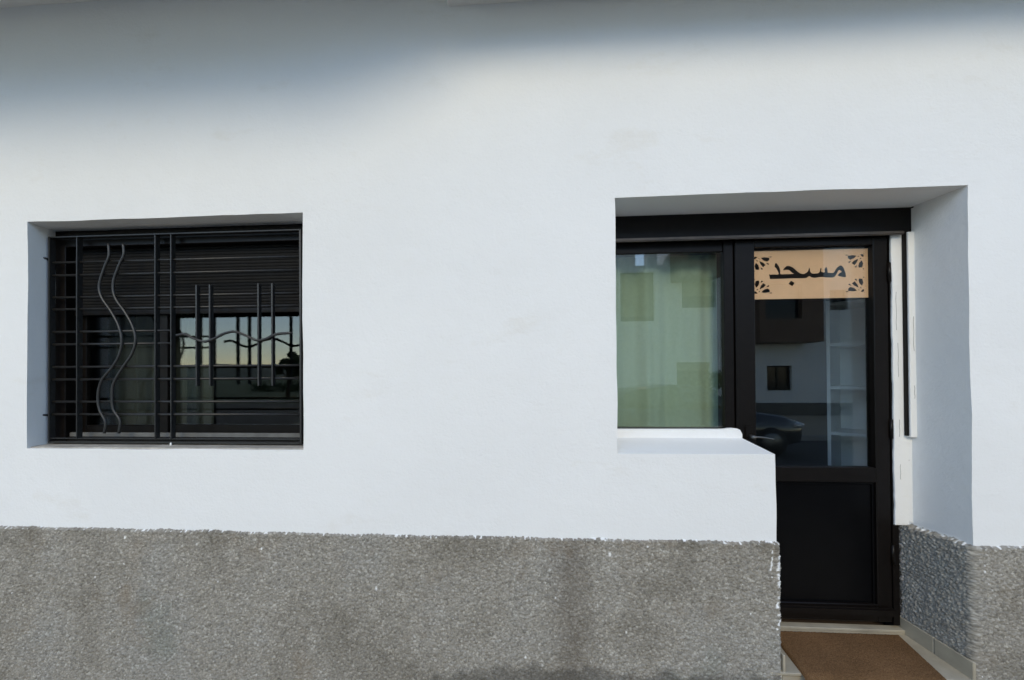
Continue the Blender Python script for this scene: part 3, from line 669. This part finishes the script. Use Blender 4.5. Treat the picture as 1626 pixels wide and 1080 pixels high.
H2 = empty('garden_house', (-22, -16, 0), 'plain grey rendered house across the road beyond the garden, mirrored in the barred window', 'building')
w2_ = [(-19.2, -18.0, 1.1, 2.4, DARKG, .5), (-23.4, -22.2, 1.1, 2.4, DARKG, .5), (-19.2, -18.0, 4.0, 5.3, DARKG, .5), (-23.4, -22.2, 4.0, 5.3, DARKG, .3)]
facade(H2, -30, -16.6, -14.0, 7.5, OPG, [q[:4] for q in w2_])
for q in w2_: far_window(H2, q[0], q[1], -14.0, q[2], q[3], q[4], q[5])
box('house_body', (-30, -16.6, -18, -14.6, 0, 7.3), OPG, H2); box('return_wall', (-16.85, -16.6, -14.6, -14.25, 0, 7.5), OPG, H2); box('return_wall', (-30, -29.75, -14.6, -14.25, 0, 7.5), OPG, H2)
box('roof', (-30.2, -16.4, -18.2, -13.8, 7.5, 7.75), OPG, H2)
boxes('footing', [(-30, -16.6, -18, -14.0, -.3, 0.0)], OPL, H2); boxes('footing', [(-5.6, 19.0, FY-8, FY-.26, -.3, -.004)], OPL, H)

def leaf_cloud(name, blobs, n, size, seed, parent):
    r = np.random.default_rng(seed); V = np.zeros((n*4, 3)); vol = np.array([b[3] for b in blobs])**2; pick = r.choice(len(blobs), n, p=vol/vol.sum())
    c = np.array([b[:3] for b in blobs])[pick]; R_ = np.array([b[3] for b in blobs])[pick]
    d = r.normal(size=(n, 3)); d /= np.linalg.norm(d, axis=1)[:, None]
    p = c + d*(R_*r.random(n)**.45)[:, None]*np.array([1, 1, .8])
    a = r.normal(size=(n, 3)); a /= np.linalg.norm(a, axis=1)[:, None]; b = np.cross(a, r.normal(size=(n, 3))); b /= np.linalg.norm(b, axis=1)[:, None]
    s = size*(.6+.8*r.random(n))[:, None]
    V[0::4] = p-a*s; V[1::4] = p+b*s*.5; V[2::4] = p+a*s; V[3::4] = p-b*s*.5
    o = mesh_np(name, V, np.arange(n*4).reshape(n, 4), LEAF, parent); return o
def tree(x, y, h, seed, label, leafn=5000):
    r = random.Random(seed); t = empty('garden_tree', (x, y, -.13), label, 'tree', 'garden trees across the road')
    bm = bmesh.new(); tube('', [(x, y, -.2), (x+.1, y, h*.3), (x+.05, y+.1, h*.6), (x, y, h*.8)], [.16, .12, .08, .03], None, bm=bm)
    blobs = []
    for k in range(9):
        a = r.random()*6.28; q = (x+math.cos(a)*h*.25*r.random(), y+math.sin(a)*h*.25*r.random(), h*(.5+.42*r.random())); blobs.append((*q, h*(.10+.09*r.random())))
        tube('', [(x+.05, y, h*.35), ((x+q[0])/2, (y+q[1])/2, h*.5), q], [.06, .04, .015], None, bm=bm, seg=6)
    fin('trunk', bm, BARK, t, True); leaf_cloud('crown', blobs, leafn, .09, seed, t)
tree(-14.2, -27, 3.6, 1, 'small leafy tree in the gap right of the grey house, mirrored in the barred window'); tree(-10.5, -33, 3.0, 3, 'low leafy tree near the white house corner, mirrored in the barred window')
blobs = [(-24+i*.7, -40+math.sin(i)*.4, .3+.2*math.sin(i*2.3), .75) for i in range(26)]
tag(leaf_cloud('hedge', blobs, 7000, .10, 8, None), 'low green hedge at the back of the garden across the road', 'hedge', kind='stuff')
tb = [(8.1+.5*math.sin(i*1.9), FY+1.1+.3*math.cos(i), .5+.17*i, .36) for i in range(6)]
sh = empty('shrub', (8.1, FY+1.1, 0), 'dark shrub growing in front of the white house across the street', 'shrub')
tube('stem', [(8.1, FY+1.1, -.01), (8.15, FY+1.1, .5), (8.1, FY+1.15, 1.2)], [.04, .03, .012], BARK, sh); leaf_cloud('crown', tb, 1800, .06, 12, sh)

# parked car, nose to the right
CX, CY = 4.35, -6.75
CAR = empty('parked_car', (CX, CY, -.12), 'dark saloon car parked along the opposite kerb, mirrored in the door glass', 'car')
def loft(name, stations, mat, parent, smooth=True):          # stations: x, [(halfwidth, z)...]
    bm = bmesh.new(); rows = []
    for x, sec in stations:
        rows.append([bm.verts.new((CX+x, CY+h, z-.12)) for h, z in sec] + [bm.verts.new((CX+x, CY-h, z-.12)) for h, z in reversed(sec)])
    for A, Bq in zip(rows, rows[1:]):
        n = len(A)
        for k in range(n): bm.faces.new((A[k], A[(k+1) % n], Bq[(k+1) % n], Bq[k]))
    bm.faces.new(rows[0][::-1]); bm.faces.new(rows[-1]); return fin(name, bm, mat, parent, smooth)
def sec(wd, zb, zt): return [(wd*.93, zb), (wd, zb+.12), (wd, (zb+zt)/2), (wd*.97, zt-.06), (wd*.86, zt)]
body = loft('body', [(-2.12, sec(.62, .38, .74)), (-2.05, sec(.76, .28, .88)), (-1.7, sec(.85, .22, .94)), (-.9, sec(.87, .20, .95)), (.3, sec(.87, .20, .94)), (.95, sec(.87, .20, .91)), (1.6, sec(.84, .22, .82)), (1.98, sec(.74, .28, .70)), (2.12, sec(.56, .36, .58))], CARP, CAR)
cab = loft('cabin', [(-1.75, [(.66, .92), (.60, .95)]), (-1.15, [(.76, .92), (.58, 1.30)]), (-.4, [(.77, .92), (.58, 1.40)]), (.2, [(.77, .92), (.57, 1.36)]), (1.02, [(.74, .88), (.66, .92)])], DARKG, CAR)
loft('roof', [(-1.12, [(.585, 1.302), (.56, 1.32)]), (-.4, [(.588, 1.40), (.56, 1.425)]), (.2, [(.578, 1.362), (.55, 1.385)])], CARP, CAR)
for sx_ in (-1.32, 1.33):
    for sy_ in (-1, 1):
        tube('tyre', [(CX+sx_, CY+sy_*.66, .18), (CX+sx_, CY+sy_*.80, .18), (CX+sx_, CY+sy_*.88, .18)], [.30, .31, .285], TYRE, CAR, 28)
        tube('rim', [(CX+sx_, CY+sy_*.872, .18), (CX+sx_, CY+sy_*.888, .18)], [.20, .185], CHROME, CAR, 20)
for sy_ in (-1, 1):
    bm = bmesh.new(); bmesh.ops.create_icosphere(bm, subdivisions=2, radius=1, matrix=Matrix.Translation((CX+1.90, CY+sy_*.66, .50)) @ Matrix.Diagonal((.17, .14, .075, 1))); fin('headlight', bm, LAMPM, CAR, True)
    bm = bmesh.new(); bmesh.ops.create_icosphere(bm, subdivisions=2, radius=1, matrix=Matrix.Translation((CX+.62, CY+sy_*.93, .86)) @ Matrix.Diagonal((.08, .11, .07, 1))); fin('mirror', bm, CARP, CAR, True)
